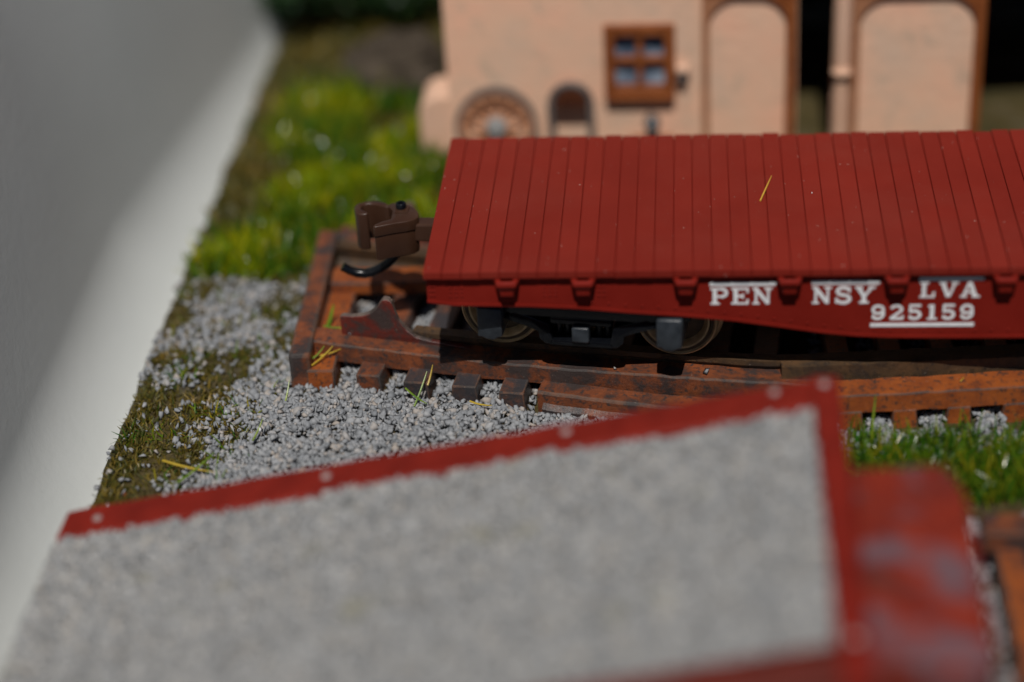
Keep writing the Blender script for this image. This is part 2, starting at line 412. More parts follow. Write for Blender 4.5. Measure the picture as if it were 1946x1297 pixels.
# ties
def tie(x, length, y0, yaw, mat, w=0.158, z0=-0.045, z1=0.1):
    b = MB(); b.box(-w / 2, w / 2, 0, length, z0, z1)
    o = b.build('tie', [mat, 'worn_edge'], track, bev=0.011, seg=2, bevmat=1, sub=1, jit=0.012)
    o.location = (x, y0, random.uniform(-.004, .004)); o.rotation_euler[2] = yaw
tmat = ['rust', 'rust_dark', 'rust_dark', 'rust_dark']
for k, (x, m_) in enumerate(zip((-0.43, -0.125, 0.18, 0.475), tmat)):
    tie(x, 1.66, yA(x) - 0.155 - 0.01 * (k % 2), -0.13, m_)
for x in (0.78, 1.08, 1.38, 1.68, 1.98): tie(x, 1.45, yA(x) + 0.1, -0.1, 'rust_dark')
b = MB(); b.box(-0.09, 0.09, 0, 1.62, -0.06, 0.115)           # first tie, bright orange, against the end beam
o = b.build('tie', ['rust_bright', 'worn_edge'], track, bev=0.014, bevmat=1, sub=1, jit=0.006); o.location = (-0.735, 0.262, 0); o.rotation_euler[2] = -0.01
for i, x in enumerate((2.50, 2.82, 3.14, 3.47)): tie(x, 1.62, yB(x) - 0.01, 0.05, 'rust_bright', 0.145, -0.045, 0.095)
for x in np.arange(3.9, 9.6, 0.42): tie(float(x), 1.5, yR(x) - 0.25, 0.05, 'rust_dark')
# end beam across the track
b = MB(); b.box(-0.06, 0.075, 0.0, 1.64, -0.035, 0.225)
o = b.build('end_beam', ['rust', 'worn_edge'], track, bev=0.022, bevmat=1, sub=2, jit=0.010); o.location = (-0.865, 0.268, 0); o.rotation_euler[2] = 0.03
# long side block in place of the tie ends
def yL(x): return yA(x) - 0.135 - 0.05 * min(1, max(0, (x - 0.62) / 0.7))
pL, pLm = slab_prof(0.0, 0.15, -0.04, 0.105, 0.016)
b = MB(); sweep(b, np.linspace(0.63, 2.2, 40), yL, pL, pLm); b.build('side_block', ['rust', 'worn_edge'], track, jit=0.006)
b = MB(); sweep(b, np.linspace(0.66, 2.2, 36), lambda x: yL(x) - 0.03, [(0, -.06), (0, .0), (.03, .03), (.06, .03), (.06, -.06)]); b.build('side_block_lip', 'rust_dark', track, jit=0.008)
b = MB(); b.box(-.80, -.12, 1.22, 1.44, .10, .19); b.build('floor_plate', ['rust_bright', 'worn_edge'], track, bev=.012, bevmat=1, sub=2, jit=.01)
# two curved wheel stops standing on the guard rails
def wheel_stop(x0, yfun, h, mats):
    prof = [(-.63, .195), (-.63, .325), (-.605, .335), (-.545, .338), (-.48, .352), (-.43, .378), (-.385, .42), (-.352, .468), (-.335, .488), (-.300, .488), (-.284, .470),
            (-.270, .41), (-.245, .345), (-.205, .287), (-.14, .245), (-.05, .225), (.08, .215), (.25, .195)]
    b = MB(); k = len(prof)
    vs = []
    for t in (0.0, 0.05):
        for x, z in prof: vs.append((x, yfun(x) + t, 0.2 + (z - 0.2) * h))
    fs = [tuple(range(k)), tuple(range(2 * k - 1, k - 1, -1))]; ms = [0, 0]
    for i in range(k):
        fs.append((i, (i + 1) % k, (i + 1) % k + k, i + k)); ms.append(1 if 1 <= i <= k - 4 else 0)
    b.add(vs, fs, ms); return b.build('wheel_stop', mats, track, bev=0.004, seg=1, jit=0.007)
wheel_stop(0, lambda x: yA(x) + 0.125, 1.0, ['rust_red', 'worn_grey'])
wheel_stop(0, lambda x: yA(x) + 1.395, 1.0, ['rust_red', 'worn_grey'])

# ------------------------------------------------------------------ the flatcar
DZ = 0.95; DW = 1.78; LEN = 9.4
car = empty('flatcar', (LEN / 2, DW / 2, 0))
tag(car, 'dark red toy flatcar with planked deck and white PENNSYLVA lettering', 'flatcar')
def P(o):                                   # parent without moving
    o.parent = car; o.matrix_parent_inverse = Matrix.Translation(car.location).inverted(); return o
deck = P(MB().box(0.012, LEN - 0.012, 0.012, DW - 0.02, 0.885, 0.936).build('deck', 'car_red', bev=0.006))
pitch = 0.1118; npl = int(LEN / pitch)
b = MB(); b.box(-pitch / 2 + .0022, pitch / 2 - .0022, 0, DW, 0.899, DZ)
pl0 = b.build('plank', 'plank_red', None, bev=0.0055, seg=2)
for i in range(npl):
    o = pl0 if i == 0 else pl0.copy()
    if i: C.objects.link(o)
    o.parent = deck
    o.location = ((i + .5) * pitch, random.uniform(-.002, .002), random.uniform(-.0015, .0015))
    s = 1 + random.uniform(-.004, .003) - (0.007 if random.random() < .12 else 0)
    o.scale = (1, s, 1); o.rotation_euler[2] = random.uniform(-.0006, .0006)
bot = [(0.012, .738), (.17, .714), (.6, .704), (.9, .686), (1.2, .655), (1.5, .630), (1.8, .597), (2.05, .556), (2.3, .513), (2.5, .488), (2.7, .476), (3.1, .470)]
full = bot + [(LEN - x, z) for x, z in bot[::-1]]
def sill(y0, y1, name='side_sill'):
    b = MB(); n = len(full)
    pts = [(0.012, .897)] + full + [(LEN - .012, .897)]
    b.prism(pts, y0, y1, 'y')
    return P(b.build(name, 'car_red', bev=0.004, seg=1))
s_near = sill(0.042, 0.085); s_far = sill(DW - .085, DW - .042)
# bottom flange that follows the belly
for y0, y1, par in ((0.034, 0.15, s_near), (DW - .15, DW - .034, s_far)):
    b = MB(); k = len(full); vs = []
    for x, z in full:
        for yy, zz in ((y0, z - .012), (y1, z - .012), (y1, z + .004), (y0, z + .004)): vs.append((x, yy, zz))
    fs = [(i * 4 + j, i * 4 + (j + 1) % 4, (i + 1) * 4 + (j + 1) % 4, (i + 1) * 4 + j) for i in range(k - 1) for j in range(4)] + [(0, 1, 2, 3), tuple((k - 1) * 4 + j for j in (3, 2, 1, 0))]
    b.add(vs, fs); o = b.build('bottom_flange', 'car_red'); o.parent = par
def under(par, o): o.parent = par; return o
# end sills, cross ribs, centre beam
for x0, x1 in ((0.014, 0.07), (LEN - .07, LEN - .014)):
    b = MB(); b.box(x0, x1, 0.087, 0.70, .74, .896); b.box(x0, x1, 1.10, DW - .087, .74, .896); b.box(x0, x1, .70, 1.10, .858, .896)
    P(b.build('end_sill', 'car_red'))
P(MB().box(0.30, LEN - .3, .72, 1.06, .60, .884).build('centre_beam', 'car_red', bev=.01))
for x in np.linspace(1.9, LEN - 1.9, 8): P(MB().box(x - .03, x + .03, .15, DW - .15, .66, .884).build('cross_rib', 'car_red'))
# rivets on the near sill
def belly(x):
    for (xa, za), (xb, zb) in zip(full[:-1], full[1:]):
        if xa <= x <= xb: return za + (zb - za) * (x - xa) / (xb - xa)
    return .7
rv = [(x, belly(x) + .038) for x in np.arange(0.98, LEN - .9, 0.096)]
for gx0 in (0.15, 0.70):
    for i in range(3):
        for j in range(4): rv.append((gx0 + i * .034, .765 + j * .027))
for j in range(3): rv += [(0.035, .77 + j * .03), (0.055, .77 + j * .03), (1.02, .76 + j * .03), (1.05, .76 + j * .03)]
b = MB()
for x, z in rv: b.lathe([(0.0001, .036), (.005, .0363), (.008, .0385), (.0088, .0425)], (x, 0, z), 'y', 8)
o = under(s_near, b.build('rivets', 'car_red', smooth=True)); o['kind'] = 'stuff'
# stake pockets: flared collar with a socket, narrower band below
pk = [0.488, 0.931, 1.523, 2.118, 2.727, 3.337]; pk += [LEN - x for x in pk[::-1]]; pk.insert(6, LEN / 2); pk.insert(6, LEN / 2 - .66); pk.insert(8, LEN / 2 + .66)
b = MB()
def ring(z, hw, hy0): return [(-hw, 0.042, z), (-hw * .72, hy0, z), (hw * .72, hy0, z), (hw, 0.042, z)]
lev = [(.896, .078, -.038), (.872, .080, -.044), (.845, .064, -.034), (.838, .056, -.026), (.798, .053, -.026), (.792, .050, -.018)]
vs = [q for l in lev for q in ring(*l)]; k = len(lev)
fs = [(i * 4 + j, i * 4 + j + 1, (i + 1) * 4 + j + 1, (i + 1) * 4 + j) for i in range(k - 1) for j in range(3)] + [tuple((k - 1) * 4 + j for j in range(4))]
inn = [(-.045, .04, .896), (-.032, -.014, .896), (.032, -.014, .896), (.045, .04, .896)]; inb = [(x, y, .85) for x, y, z in inn]
o_ = len(vs); vs += inn + inb
fs += [(0, 1, o_ + 1, o_), (1, 2, o_ + 2, o_ + 1), (2, 3, o_ + 3, o_ + 2), (o_, o_ + 1, o_ + 5, o_ + 4), (o_ + 1, o_ + 2, o_ + 6, o_ + 5), (o_ + 2, o_ + 3, o_ + 7, o_ + 6), (o_ + 4, o_ + 5, o_ + 6, o_ + 7)]
b.add(vs, fs); p0 = b.build('stake_pocket', 'car_red', None, bev=.006, seg=2, smooth=True, autos=50)
for i, x in enumerate(pk):
    o = p0 if i == 0 else p0.copy()
    if i: C.objects.link(o)
    under(s_near, o); o.location = (x, 0, 0)
    q = p0.copy(); C.objects.link(q); under(s_far, q); q.location = (x, DW, 0); q.rotation_euler[2] = math.pi

# lettering: slab-serif strokes a hair proud of the sill
def stroke(b, pts, w, lay, y):
    n = len(pts); L = []; Rr = []
    for i in range(n):
        a = Vector(pts[max(i - 1, 0)]); c = Vector(pts[min(i + 1, n - 1)]); t = (c - a).normalized(); nn = Vector((-t.y, t.x))
        q = Vector(pts[i]); L.append(q + nn * w / 2); Rr.append(q - nn * w / 2)
    yy = y - 0.0012 - 0.0003 * lay
    vs = [(q.x, yy, q.y) for q in L] + [(q.x, yy, q.y) for q in Rr]
    vs += [(q.x, y + .001, q.y) for q in L] + [(q.x, y + .001, q.y) for q in Rr]
    fs = []
    for i in range(n - 1):
        fs += [(i, i + 1, n + i + 1, n + i), (2 * n + i, 3 * n + i, 3 * n + i + 1, 2 * n + i + 1), (i, 2 * n + i, 2 * n + i + 1, i + 1), (n + i, n + i + 1, 3 * n + i + 1, 3 * n + i)]
    fs += [(0, n, 3 * n, 2 * n), (n - 1, 3 * n - 1, 4 * n - 1, 2 * n - 1)] if False else [(0, n, 3 * n, 2 * n), (n - 1, 2 * n - 1 + 0, 4 * n - 1, 3 * n - 1)]
    b.add(vs, fs)
def arc(cx, cy, rx, ry, a0, a1, n=12): return [(cx + rx * math.cos(math.radians(a0 + (a1 - a0) * i / n)), cy + ry * math.sin(math.radians(a0 + (a1 - a0) * i / n))) for i in range(n + 1)]
S, T = 0.21, 0.11    # stem and thin widths in letter units (height 1)
G = {
 'P': [([(.2, 0), (.2, 1)], S), ([(0, .05), (.42, .05)], T), ([(0, .95), (.5, .95)], T), ([(.2, .48), (.5, .48)], T), (arc(.48, .715, .26, .24, 90, -90), S * .8)],
 'E': [([(.2, 0), (.2, 1)], S), ([(0, .05), (.8, .05)], T), ([(0, .95), (.8, .95)], T), ([(.2, .5), (.55, .5)], T), ([(.75, 0), (.75, .3)], T), ([(.75, 1), (.75, .7)], T), ([(.53, .36), (.53, .64)], T)],
 'N': [([(.16, 0), (.16, 1)], T * 1.1), ([(.72, 0), (.72, 1)], T * 1.1), ([(.12, .98), (.72, .04)], S), ([(0, .05), (.32, .05)], T), ([(0, .95), (.26, .95)], T), ([(.55, .95), (.9, .95)], T)],
 'S': [(arc(.4, .73, .27, .22, 20, 270, 16) + arc(.4, .27, .3, .23, 88, -160, 16), S * .85), ([(.68, .66), (.68, .98)], T), ([(.09, .34), (.09, .02)], T)],
 'Y': [([(.42, 0), (.42, .46)], S), ([(.14, .96), (.42, .42)], S), ([(.78, .96), (.44, .42)], T * 1.2), ([(0, .95), (.36, .95)], T), ([(.6, .95), (.94, .95)], T), ([(.2, .05), (.64, .05)], T)],
 'L': [([(.2, 0), (.2, 1)], S), ([(0, .05), (.72, .05)], T), ([(0, .95), (.42, .95)], T), ([(.68, 0), (.68, .36)], T)],
 'V': [([(.14, .98), (.44, .03)], S), ([(.76, .98), (.47, .03)], T * 1.2), ([(-.02, .95), (.34, .95)], T), ([(.58, .95), (.92, .95)], T)],
 'A': [([(.14, .02), (.42, .97)], T * 1.2), ([(.74, .02), (.44, .97)], S), ([(.2, .32), (.66, .32)], T), ([(0, .05), (.32, .05)], T), ([(.56, .05), (.95, .05)], T)],
 '9': [(arc(.4, .68, .26, .25, 0, 360, 22), S * .8), (arc(.38, .42, .29, .34, 25, -140, 12), S * .8), ([(.10, .22), (.24, .22)], S)],
 '2': [(arc(.4, .70, .26, .23, 170, -40, 14) + [(.14, .12)], S * .75), ([(.08, .09), (.74, .09)], S * .8), ([(.72, .05), (.72, .3)], T)],
 '5': [([(.16, .94), (.70, .94)], S * .75), ([(.18, 1.0), (.16, .48)], T * 1.2), (arc(.38, .33, .28, .26, 130, -150, 16), S * .85), ([(.12, .2), (.22, .2)], S * .8)],
 '1': [([(.34, 0), (.34, 1)], S * 1.1), ([(.1, .05), (.6, .05)], T), ([(.14, .86), (.34, .96)], T)],
}
def word(txt, x0, x1, z0, z1, dz=0.0):
    h = z1 - z0; W = {'1': .66, 'S': .84, 'Y': .94, 'N': .94, 'A': .96, 'V': .92, 'P': .86, 'E': .88, 'L': .84}
    tot = sum(W.get(c, .82) for c in txt) + .10 * (len(txt) - 1); sx = (x1 - x0) / tot; x = x0
    for i, c in enumerate(txt):
        b = MB()
        for lay, (pts, w) in enumerate(G[c]):
            stroke(b, [(x + q[0] * sx, z0 + q[1] * h) for q in pts], w * (h * .62 + sx * .38), lay, 0.042)
        under(s_near, b.build('letter' if c.isalpha() else 'numeral', 'white_print')); x += (W.get(c, .82) + .10) * sx
def bar(x0, x1, z0, z1, mat, dz=0.0):
    b = MB(); b.box(x0, x1, .0395, .043, z0, z1); under(s_near, b.build('printed_line', mat))
word('PEN', 1.665, 2.025, .695, .803); bar(1.66, 2.04, .818, .841, 'white_print')
word('NSY', 2.25, 2.61, .695, .806); bar(2.245, 2.632, .822, .845, 'white_print')
word('LVA', 2.862, 3.205, .730, .832); bar(2.855, 3.222, .842, .862, 'white_print')
word('925159', 2.585, 3.185, .582, .682); bar(2.588, 3.182, .536, .560, 'white_print')

# trucks: side frames, bolster, wheelsets
def make_truck():
    t = empty('truck')
    def side(sg):
        y0, y1 = (-.73, -.55) if sg < 0 else (.55, .73)
        b = MB()
        up_ = [(-.66, .56), (-.66, .62), (-.30, .655), (.30, .655), (.66, .62), (.66, .56), (.36, .53), (-.36, .53)]
        b.prism(up_, y0, y1, 'y')
        for s in (-1, 1):
            arm = [(s * .40, .56), (s * .47, .50), (s * .31, .445), (s * .262, .425), (s * .255, .375), (s * .215, .338), (s * .165, .345), (s * .18, .40), (s * .195, .48), (s * .30, .52)]
            b.prism(arm if s < 0 else arm[::-1], y0, y1, 'y')
        b.box(-.195, .195, y0, y1, .335, .375); b.box(-.185, .185, y0 + .002, y1 - .002, .485, .53)
        fr = b.build('side_frame', 'black_gloss', t, bev=.009, seg=2, smooth=True, autos=35)
        # bolster end and spring plank in the opening
        e = MB(); e.box(-.052, .052, y0 - .028 if sg < 0 else y1 - .05, y0 + .05 if sg < 0 else y1 + .028, .378, .482)
        e.build('bolster_end', 'black_worn', fr, bev=.012, seg=3, smooth=True)
        for dx in (-.15, -.095, .095, .15):
            MB().lathe([(.022, .0), (.028, .02), (.022, .04), (.028, .06), (.022, .08), (.022, .105)], (dx, (y0 + y1) / 2, .378), 'z', 10).build('spring', 'black_gloss', fr, smooth=True)
        for s in (-1, 1):
            j = MB(); ya, yb = (-.80, -.52) if sg < 0 else (.52, .80)
            j.prism([(s * .54 - .074, .60), (s * .54 + .074, .60), (s * .54 + .077, .41), (s * .54 + .05, .403), (s * .54 + .02, .382), (s * .54 - .03, .388), (s * .54 - .05, .403), (s * .54 - .077, .40)], ya, yb, 'y')
            j.build('journal_box', 'black_worn', t, bev=.012, seg=2, smooth=True, autos=50, jit=0.006)
    side(-1); side(1)
    MB().box(-.11, .11, -.54, .54, .50, .66).build('bolster', 'black_gloss', t, bev=.01)
    for s in (-1, 1):
        for sg in (-1, 1):
            b = MB()
            pr = [(.0, -.035), (.055, -.035), (.065, -.02), (.07, .01), (.12, .03), (.165, .03), (.178, .0), (.19, -.016), (.20, -.018), (.208, -.004), (.226, -.004), (.236, -.016), (.244, -.012), (.248, .05), (.252, .062), (.272, .075), (.276, .088), (.268, .10), (.18, .102), (.06, .09), (.0, .09)]
            pr = [(max(r, .0005), t_ * (1 if sg < 0 else -1)) for r, t_ in pr]
            for i0, i1, mi in ((0, 3, 1), (3, 5, 2), (5, 8, 1), (8, 10, 2), (10, len(pr) - 1, 1)):
                b.lathe(pr[i0:i1 + 1], (s * .54, sg * .49, .432), 'y', 56, mi)
            b.build('wheel', ['black_gloss', 'wheel_metal', 'wheel_recess_dark'], t, smooth=True, autos=28)
        MB().tube([(s * .54, -.53, .432), (s * .54, .53, .432)], .035, 12).build('axle', 'black_gloss', t, smooth=True)
    return t
t1 = make_truck(); P(t1); t1.location = (1.0, .885, 0); t1.rotation_euler[2] = math.radians(-8.0)
t2 = t1.copy(); C.objects.link(t2); t2.location = (LEN - 1.0, .885, 0); t2.rotation_euler[2] = math.radians(4)
for ch in list(t1.children):
    c = ch.copy(); C.objects.link(c); c.parent = t2
    for g in ch.children: d = g.copy(); C.objects.link(d); d.parent = c

# knuckle coupler
cpl = empty('coupler'); P(cpl)
finger = [(-0.331, 1.066), (-0.355, 1.094), (-0.395, 1.115), (-0.435, 1.123), (-0.475, 1.115), (-0.509, 1.098), (-0.535, 1.075), (-0.546, 1.045), (-0.533, 0.975), (-0.515, 0.948), (-0.50, 0.940), (-0.449, 0.940), (-0.446, 0.960), (-0.486, 0.997), (-0.503, 1.02), (-0.503, 1.050), (-0.488, 1.074), (-0.455, 1.082), (-0.421, 1.076), (-0.365, 1.046), (-.325, 1.035)]
MB().prism(finger, .585, .84, 'z').build('knuckle', 'coupler_brown', cpl, bev=.011, seg=3, smooth=True, autos=60)
head = [(-0.335, 1.055), (-0.31, 1.078), (-0.282, 1.087), (-0.250, 1.082), (-0.223, 1.069), (-0.19, 1.045), (-0.161, 1.013), (-0.140, .975), (-0.126, 0.93), (-0.124, 0.888), (-.150, .852), (-0.192, 0.831), (-0.28, 0.805), (-0.37, 0.768), (-0.385, 0.766), (-0.394, .775), (-0.386, 0.798), (-0.345, 0.838), (-0.292, 0.868), (-0.296, 0.98), (-.318, 1.02)]
MB().prism(head, .768, .842, 'z').build('coupler_lid', 'coupler_brown', cpl, bev=.013, seg=3, smooth=True, autos=60)
cx_, cy_ = -.25, .93
MB().prism([(cx_ + (x - cx_) * .955 - .004, cy_ + (y - cy_) * .95 + .0) for x, y in head], .60, .769, 'z').build('coupler_head', 'coupler_brown', cpl, bev=.014, seg=3, smooth=True, autos=60)
MB().prism([(-.282, .94), (-.198, .94), (-.192, 1.03), (-.284, 1.04)], .838, .850, 'z').build('pivot_plate', 'coupler_brown', cpl, bev=.005)
MB().lathe([(.0005, .018), (.014, .018), (.018, .036), (.028, .036), (.033, .03), (.033, .0)], (-.244, 1.0, .848), 'z', 20).build('pivot_pin', 'black_gloss', cpl, smooth=True)
MB().prism([(-.16, .865), (.42, .845), (.42, .945), (-.16, .972)], .68, .80, 'z').build('shank', 'coupler_brown', cpl, bev=.012, seg=2)
MB().tube([(-.262, .945, .64), (-.275, .945, .575), (-.305, .945, .53), (-.345, .945, .488), (-.40, .945, .450), (-.45, .945, .424), (-.50, .945, .411), (-.553, .945, .416), (-.600, .945, .438), (-.640, .945, .466)], .030, 14).build('trip_pin', 'black_gloss', cpl, smooth=True)

# ------------------------------------------------------------------ loading ramp in front
rampo = empty('loading_ramp', (0.2, -2.4, 0))
tag(rampo, 'gravel filled loading ramp with red timber edging and nail heads', 'ramp')
def Pr(o): o.parent = rampo; o.matrix_parent_inverse = Matrix.Translation(rampo.location).inverted(); return o
def rz(x): return 0.15 + 0.85 * (x + 1.88) / 4.1
def timber(name, x0, x1, y0, y1, top, h, mat, n=24):
    b = MB(); vs = []; k = n + 1
    for i in range(k):
        x = x0 + (x1 - x0) * i / n; t = top(x)
        for yy, zz in ((y0, t - h), (y0, t - .018), (y0 + .018, t), (y1 - .018, t), (y1, t - .018), (y1, t - h)): vs.append((x, yy, zz))
    fs = [(i * 6 + j, i * 6 + (j + 1) % 6, (i + 1) * 6 + (j + 1) % 6, (i + 1) * 6 + j) for i in range(n) for j in range(6)] + [tuple(range(6)), tuple(n * 6 + j for j in range(5, -1, -1))]
    b.add(vs, fs); return Pr(b.build(name, mat, jit=0.008))
timber('back_timber', -1.915, 2.17, -1.49, -1.225, rz, .24, 'ramp_red')
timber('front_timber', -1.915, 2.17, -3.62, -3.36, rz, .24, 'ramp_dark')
b = MB(); b.prism([(-3.62, -.03), (-3.62, .985), (-3.605, 1.0), (-1.225, 1.0), (-1.205, .985), (-1.205, -.03)], 2.172, 2.315, 'x'); Pr(b.build('end_timber', 'ramp_red', bev=.014, sub=2, jit=.006))
b = MB(); b.prism([(-1.90, -.03), (-1.90, rz(-1.9) - .07), (2.17, rz(2.17) - .07), (2.17, -.03)], -3.35, -1.50, 'y'); Pr(b.build('ramp_core', 'earth'))
b = MB(); b.prism([(-1.90, -.03), (-1.90, rz(-1.9) - .25), (2.168, rz(2.168) - .25), (2.168, -.03)], -1.48, -1.26, 'y'); Pr(b.build('back_wall', 'ramp_red'))
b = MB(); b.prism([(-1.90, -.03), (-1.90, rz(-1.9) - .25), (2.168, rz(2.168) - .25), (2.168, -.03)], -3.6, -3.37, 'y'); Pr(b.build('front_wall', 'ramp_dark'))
b = MB(); b.prism([(2.318, -1.99), (2.75, -1.96), (2.81, -2.0), (2.855, -2.2), (2.86, -3.38), (2.82, -3.46), (2.318, -3.46)], -.03, .955, 'z'); Pr(b.build('landing_block', 'mottled_red', bev=.03, seg=3, sub=1, jit=.012))
for x, y in ((-1.71, -1.362), (-.414, -1.344), (.888, -1.325), (1.98, -1.30), (2.235, -1.30), (2.25, -3.35)):
    z = rz(x) if x < 2.17 else 1.0
    o = MB().lathe([(.0005, .014), (.018, .012), (.026, .004), (.028, -.012)], (0, 0, 0), 'z', 14).build('nail', 'nail_grey', smooth=True)
    Pr(o); o.location = (x, y, z); o.rotation_euler[1] = -.2 if x < 2.17 else 0

# ------------------------------------------------------------------ stones (real convex chips)
def stone_variants(n, rs):
    out = []
    for i in range(n):
        bm = bmesh.new(); sxyz = rs.uniform(.5, 1.2, 3)
        k = rs.integers(6, 10)
        for j in range(k):
            q = rs.normal(size=3); q /= np.linalg.norm(q); q *= rs.uniform(.82, 1.0); bm.verts.new(tuple(q * sxyz * .5))
        r = bmesh.ops.convex_hull(bm, input=list(bm.verts))
        for g in [e for e in r['geom_interior'] if isinstance(e, bmesh.types.BMVert)]: bm.verts.remove(g)
        bmesh.ops.triangulate(bm, faces=list(bm.faces)); bm.verts.index_update()
        out.append((np.array([v_.co[:] for v_ in bm.verts]), np.array([[v_.index for v_ in f_.verts] for f_ in bm.faces])))
        bm.free()
    return out
SV = stone_variants(24, rng)
def rotmats(n):
    q = rng.normal(size=(n, 4)); q /= np.linalg.norm(q, axis=1)[:, None]; w, x, y, z = q.T
    return np.stack([np.stack([1 - 2 * (y * y + z * z), 2 * (x * y - z * w), 2 * (x * z + y * w)], -1), np.stack([2 * (x * y + z * w), 1 - 2 * (x * x + z * z), 2 * (y * z - x * w)], -1), np.stack([2 * (x * z - y * w), 2 * (y * z + x * w), 1 - 2 * (x * x + y * y)], -1)], 1)
def stones(name, pos, size, mat, parent=None):
    n = len(pos); vi = rng.integers(0, len(SV), n); RM = rotmats(n); Vs = []; Fs = []; off = 0
    for k, (sv, sf) in enumerate(SV):
        ix = np.where(vi == k)[0]
        if not len(ix): continue
        p_ = np.einsum('nij,vj->nvi', RM[ix], sv) * size[ix][:, None, None] + pos[ix][:, None, :]
        Vs.append(p_.reshape(-1, 3)); m_ = len(sv)
        Fs.append((sf[None] + (np.arange(len(ix)) * m_)[:, None, None] + off).reshape(-1, 3)); off += len(ix) * m_
    return raw(name, np.concatenate(Vs), np.concatenate(Fs), mat, parent)
def sm(a, b_, x): t = np.clip((x - a) / (b_ - a), 0, 1); return t * t * (3 - 2 * t)
def vnoise(x, y, s, z=0.0): return np.array([mnoise.noise(Vector((a * s, c * s, z))) for a, c in zip(x, y)])

# ballast round the track
N = 66000
x = rng.uniform(-1.93, 4.4, N); y = rng.uniform(-1.21, 2.5, N)
ya = 0.415 - 0.215 * x + 0.028 * x * x
nz = vnoise(x, y, 2.3); nf = vnoise(x, y, 7.0, 3.3)
edge = x + 1.2 + 0.25 * nz + 0.18 * np.clip(0.2 - y, -1, 1)       # thick heap to the right of the moss strip
dens = sm(-0.25, 0.15, edge + 0.14 * nf)
dens = np.maximum(dens, 0.75 * sm(-.05, .3, nz + 0.12 + .15 * nf) * (y > .15) * (x < -.9))
dens = np.maximum(dens, 0.035)
dens *= 1 - sm(1.6, 2.0, y + 0.25 * nz)       # gives way to grass behind
dens = np.where((x > 2.2) & (y < .02), np.clip(sm(-.45, -.10, y + .12 * nz), 0.0, 1) , dens)
dens = np.where((x > 2.2) & (y < -.98), sm(-.98, -1.12, y + .05 * nz), dens)
under_car = (x > 0.75) & (x < 2.2) & (y > ya + .3)
dens = np.where(under_car | ((x > 2.2) & (y > .5)), .35, dens)
keep = rng.uniform(size=N) < dens
x, y, ya, edge = x[keep], y[keep], ya[keep], edge[keep]
heap = 0.05 * sm(0, .5, edge) * np.exp(-((y - (ya - .75)) / .42) ** 2)
heap += 0.02 * sm(0, .4, edge)
heap *= 1 - .85 * np.exp(-((y - (ya - .12)) / .17) ** 2)
inside = (y > ya + .18) & (x > -.85)
heap = np.where(inside, 0.0, heap)
heap = np.where((x > -1.12) & (x < -.6) & (y < .63) & (y > .15), heap * .2, heap)
heap = np.where((x > -.62) & (x < .62) & (y > ya - .19) & (y < ya + .02), .03 * rng.uniform(0, 1.3, len(x)), heap)
g = np.array([ground_h(a, c) for a, c in zip(x, y)])
sml = rng.uniform(size=len(x)) < .40
size = rng.uniform(.046, .084, len(x)) * np.where(sml, .62, 1.0)
z = g + .010 + heap * rng.uniform(.6, 1.0, len(x)) + np.where(sml, rng.uniform(-.006, .016, len(x)), rng.uniform(0, .022, len(x)))
tx = np.zeros(len(x), bool)
for t_ in (-0.43, -0.125, 0.18, 0.475): tx |= (np.abs(x - t_ - .13 * (y - ya + .15)) < .09) & (y > ya - .18)
for t_ in (2.50, 2.82, 3.14, 3.47): tx |= (np.abs(x - t_) < .085) & (y > -.12)
tx |= (x > -.96) & (x < -.63) & (y > .38)
tx |= (x > .60) & (x < 2.3) & (y > ya - .2)
x, y, z, size = x[~tx], y[~tx], z[~tx], size[~tx]
gv = stones('gravel', np.stack([x, y, z], 1), size, 'gravel'); tag(gv, 'loose grey crushed stone ballast heaped around the rusty track', 'gravel', kind='stuff')
# a few chips that came to rest on top of the guard rail
for i, (sx_, sy_, ss) in enumerate(((1.105, .115, .04), (1.655, .065, .06), (-.575, .55, .035), (.02, .36, .025))):
    sv, sf = SV[i]
    o = raw('stone_chip', sv * ss, sf, 'gravel'); o.location = Vector((sx_, sy_, .2 + ss * .34)) + TS; o.rotation_euler = (i, .4 * i, i * 2.0)
    tag(o, ('tiny pale stone chip on the rusty guard rail below the truck centre', 'pale pointed stone chip on the guard rail right of the second wheel', 'pale stone chip on the guard rail at the foot of the wheel stop', 'smallest stone speck on the guard rail before the first wheel')[i], 'stone')
for nm, ps, sz, mt_, lb in (('paint_chip', (2.29, .93, .952), .022, 'white_print', 'tiny white chip lying on the red deck beyond the straw'),
                            ('seed', (-1.72, -.80, -.06), .055, 'rust_bright', 'small reddish seed in the moss beside the ramp corner'),
                            ('plaster_crumb', (-1.80, -.90, -.07), .06, 'white_print', 'white crumb at the board edge beside the ramp corner'),
                            ('plaster_crumb', (-1.02, -.22, -.0), .05, 'white_print', 'white crumb on the gravel heap below the end beam')):
    sv, sf = SV[7]
    o = raw(nm, sv * sz, sf, mt_); o.location = Vector(ps); tag(o, lb, nm.replace('_', ' '))
# ramp fill
N = 46000
x = rng.uniform(-1.92, 2.19, N); y = rng.uniform(-3.40, -1.44, N)
wv = 0.05 * vnoise(x, y, 5.0) + .02 * vnoise(x, y, 14, 2)
ok = (y < -1.485 + wv * .9) & (x < 2.165 + wv * .5) & (y > -3.37)
x, y = x[ok], y[ok]
z = np.array([rz(a) for a in x]) - .045 + rng.uniform(0, .035, len(x)) + 0.02 * vnoise(x, y, 1.6, 9)
o = stones('gravel_fill', np.stack([x, y, z], 1), rng.uniform(.034, .066, len(x)), 'ramp_gravel'); Pr(o); o['kind'] = 'stuff'

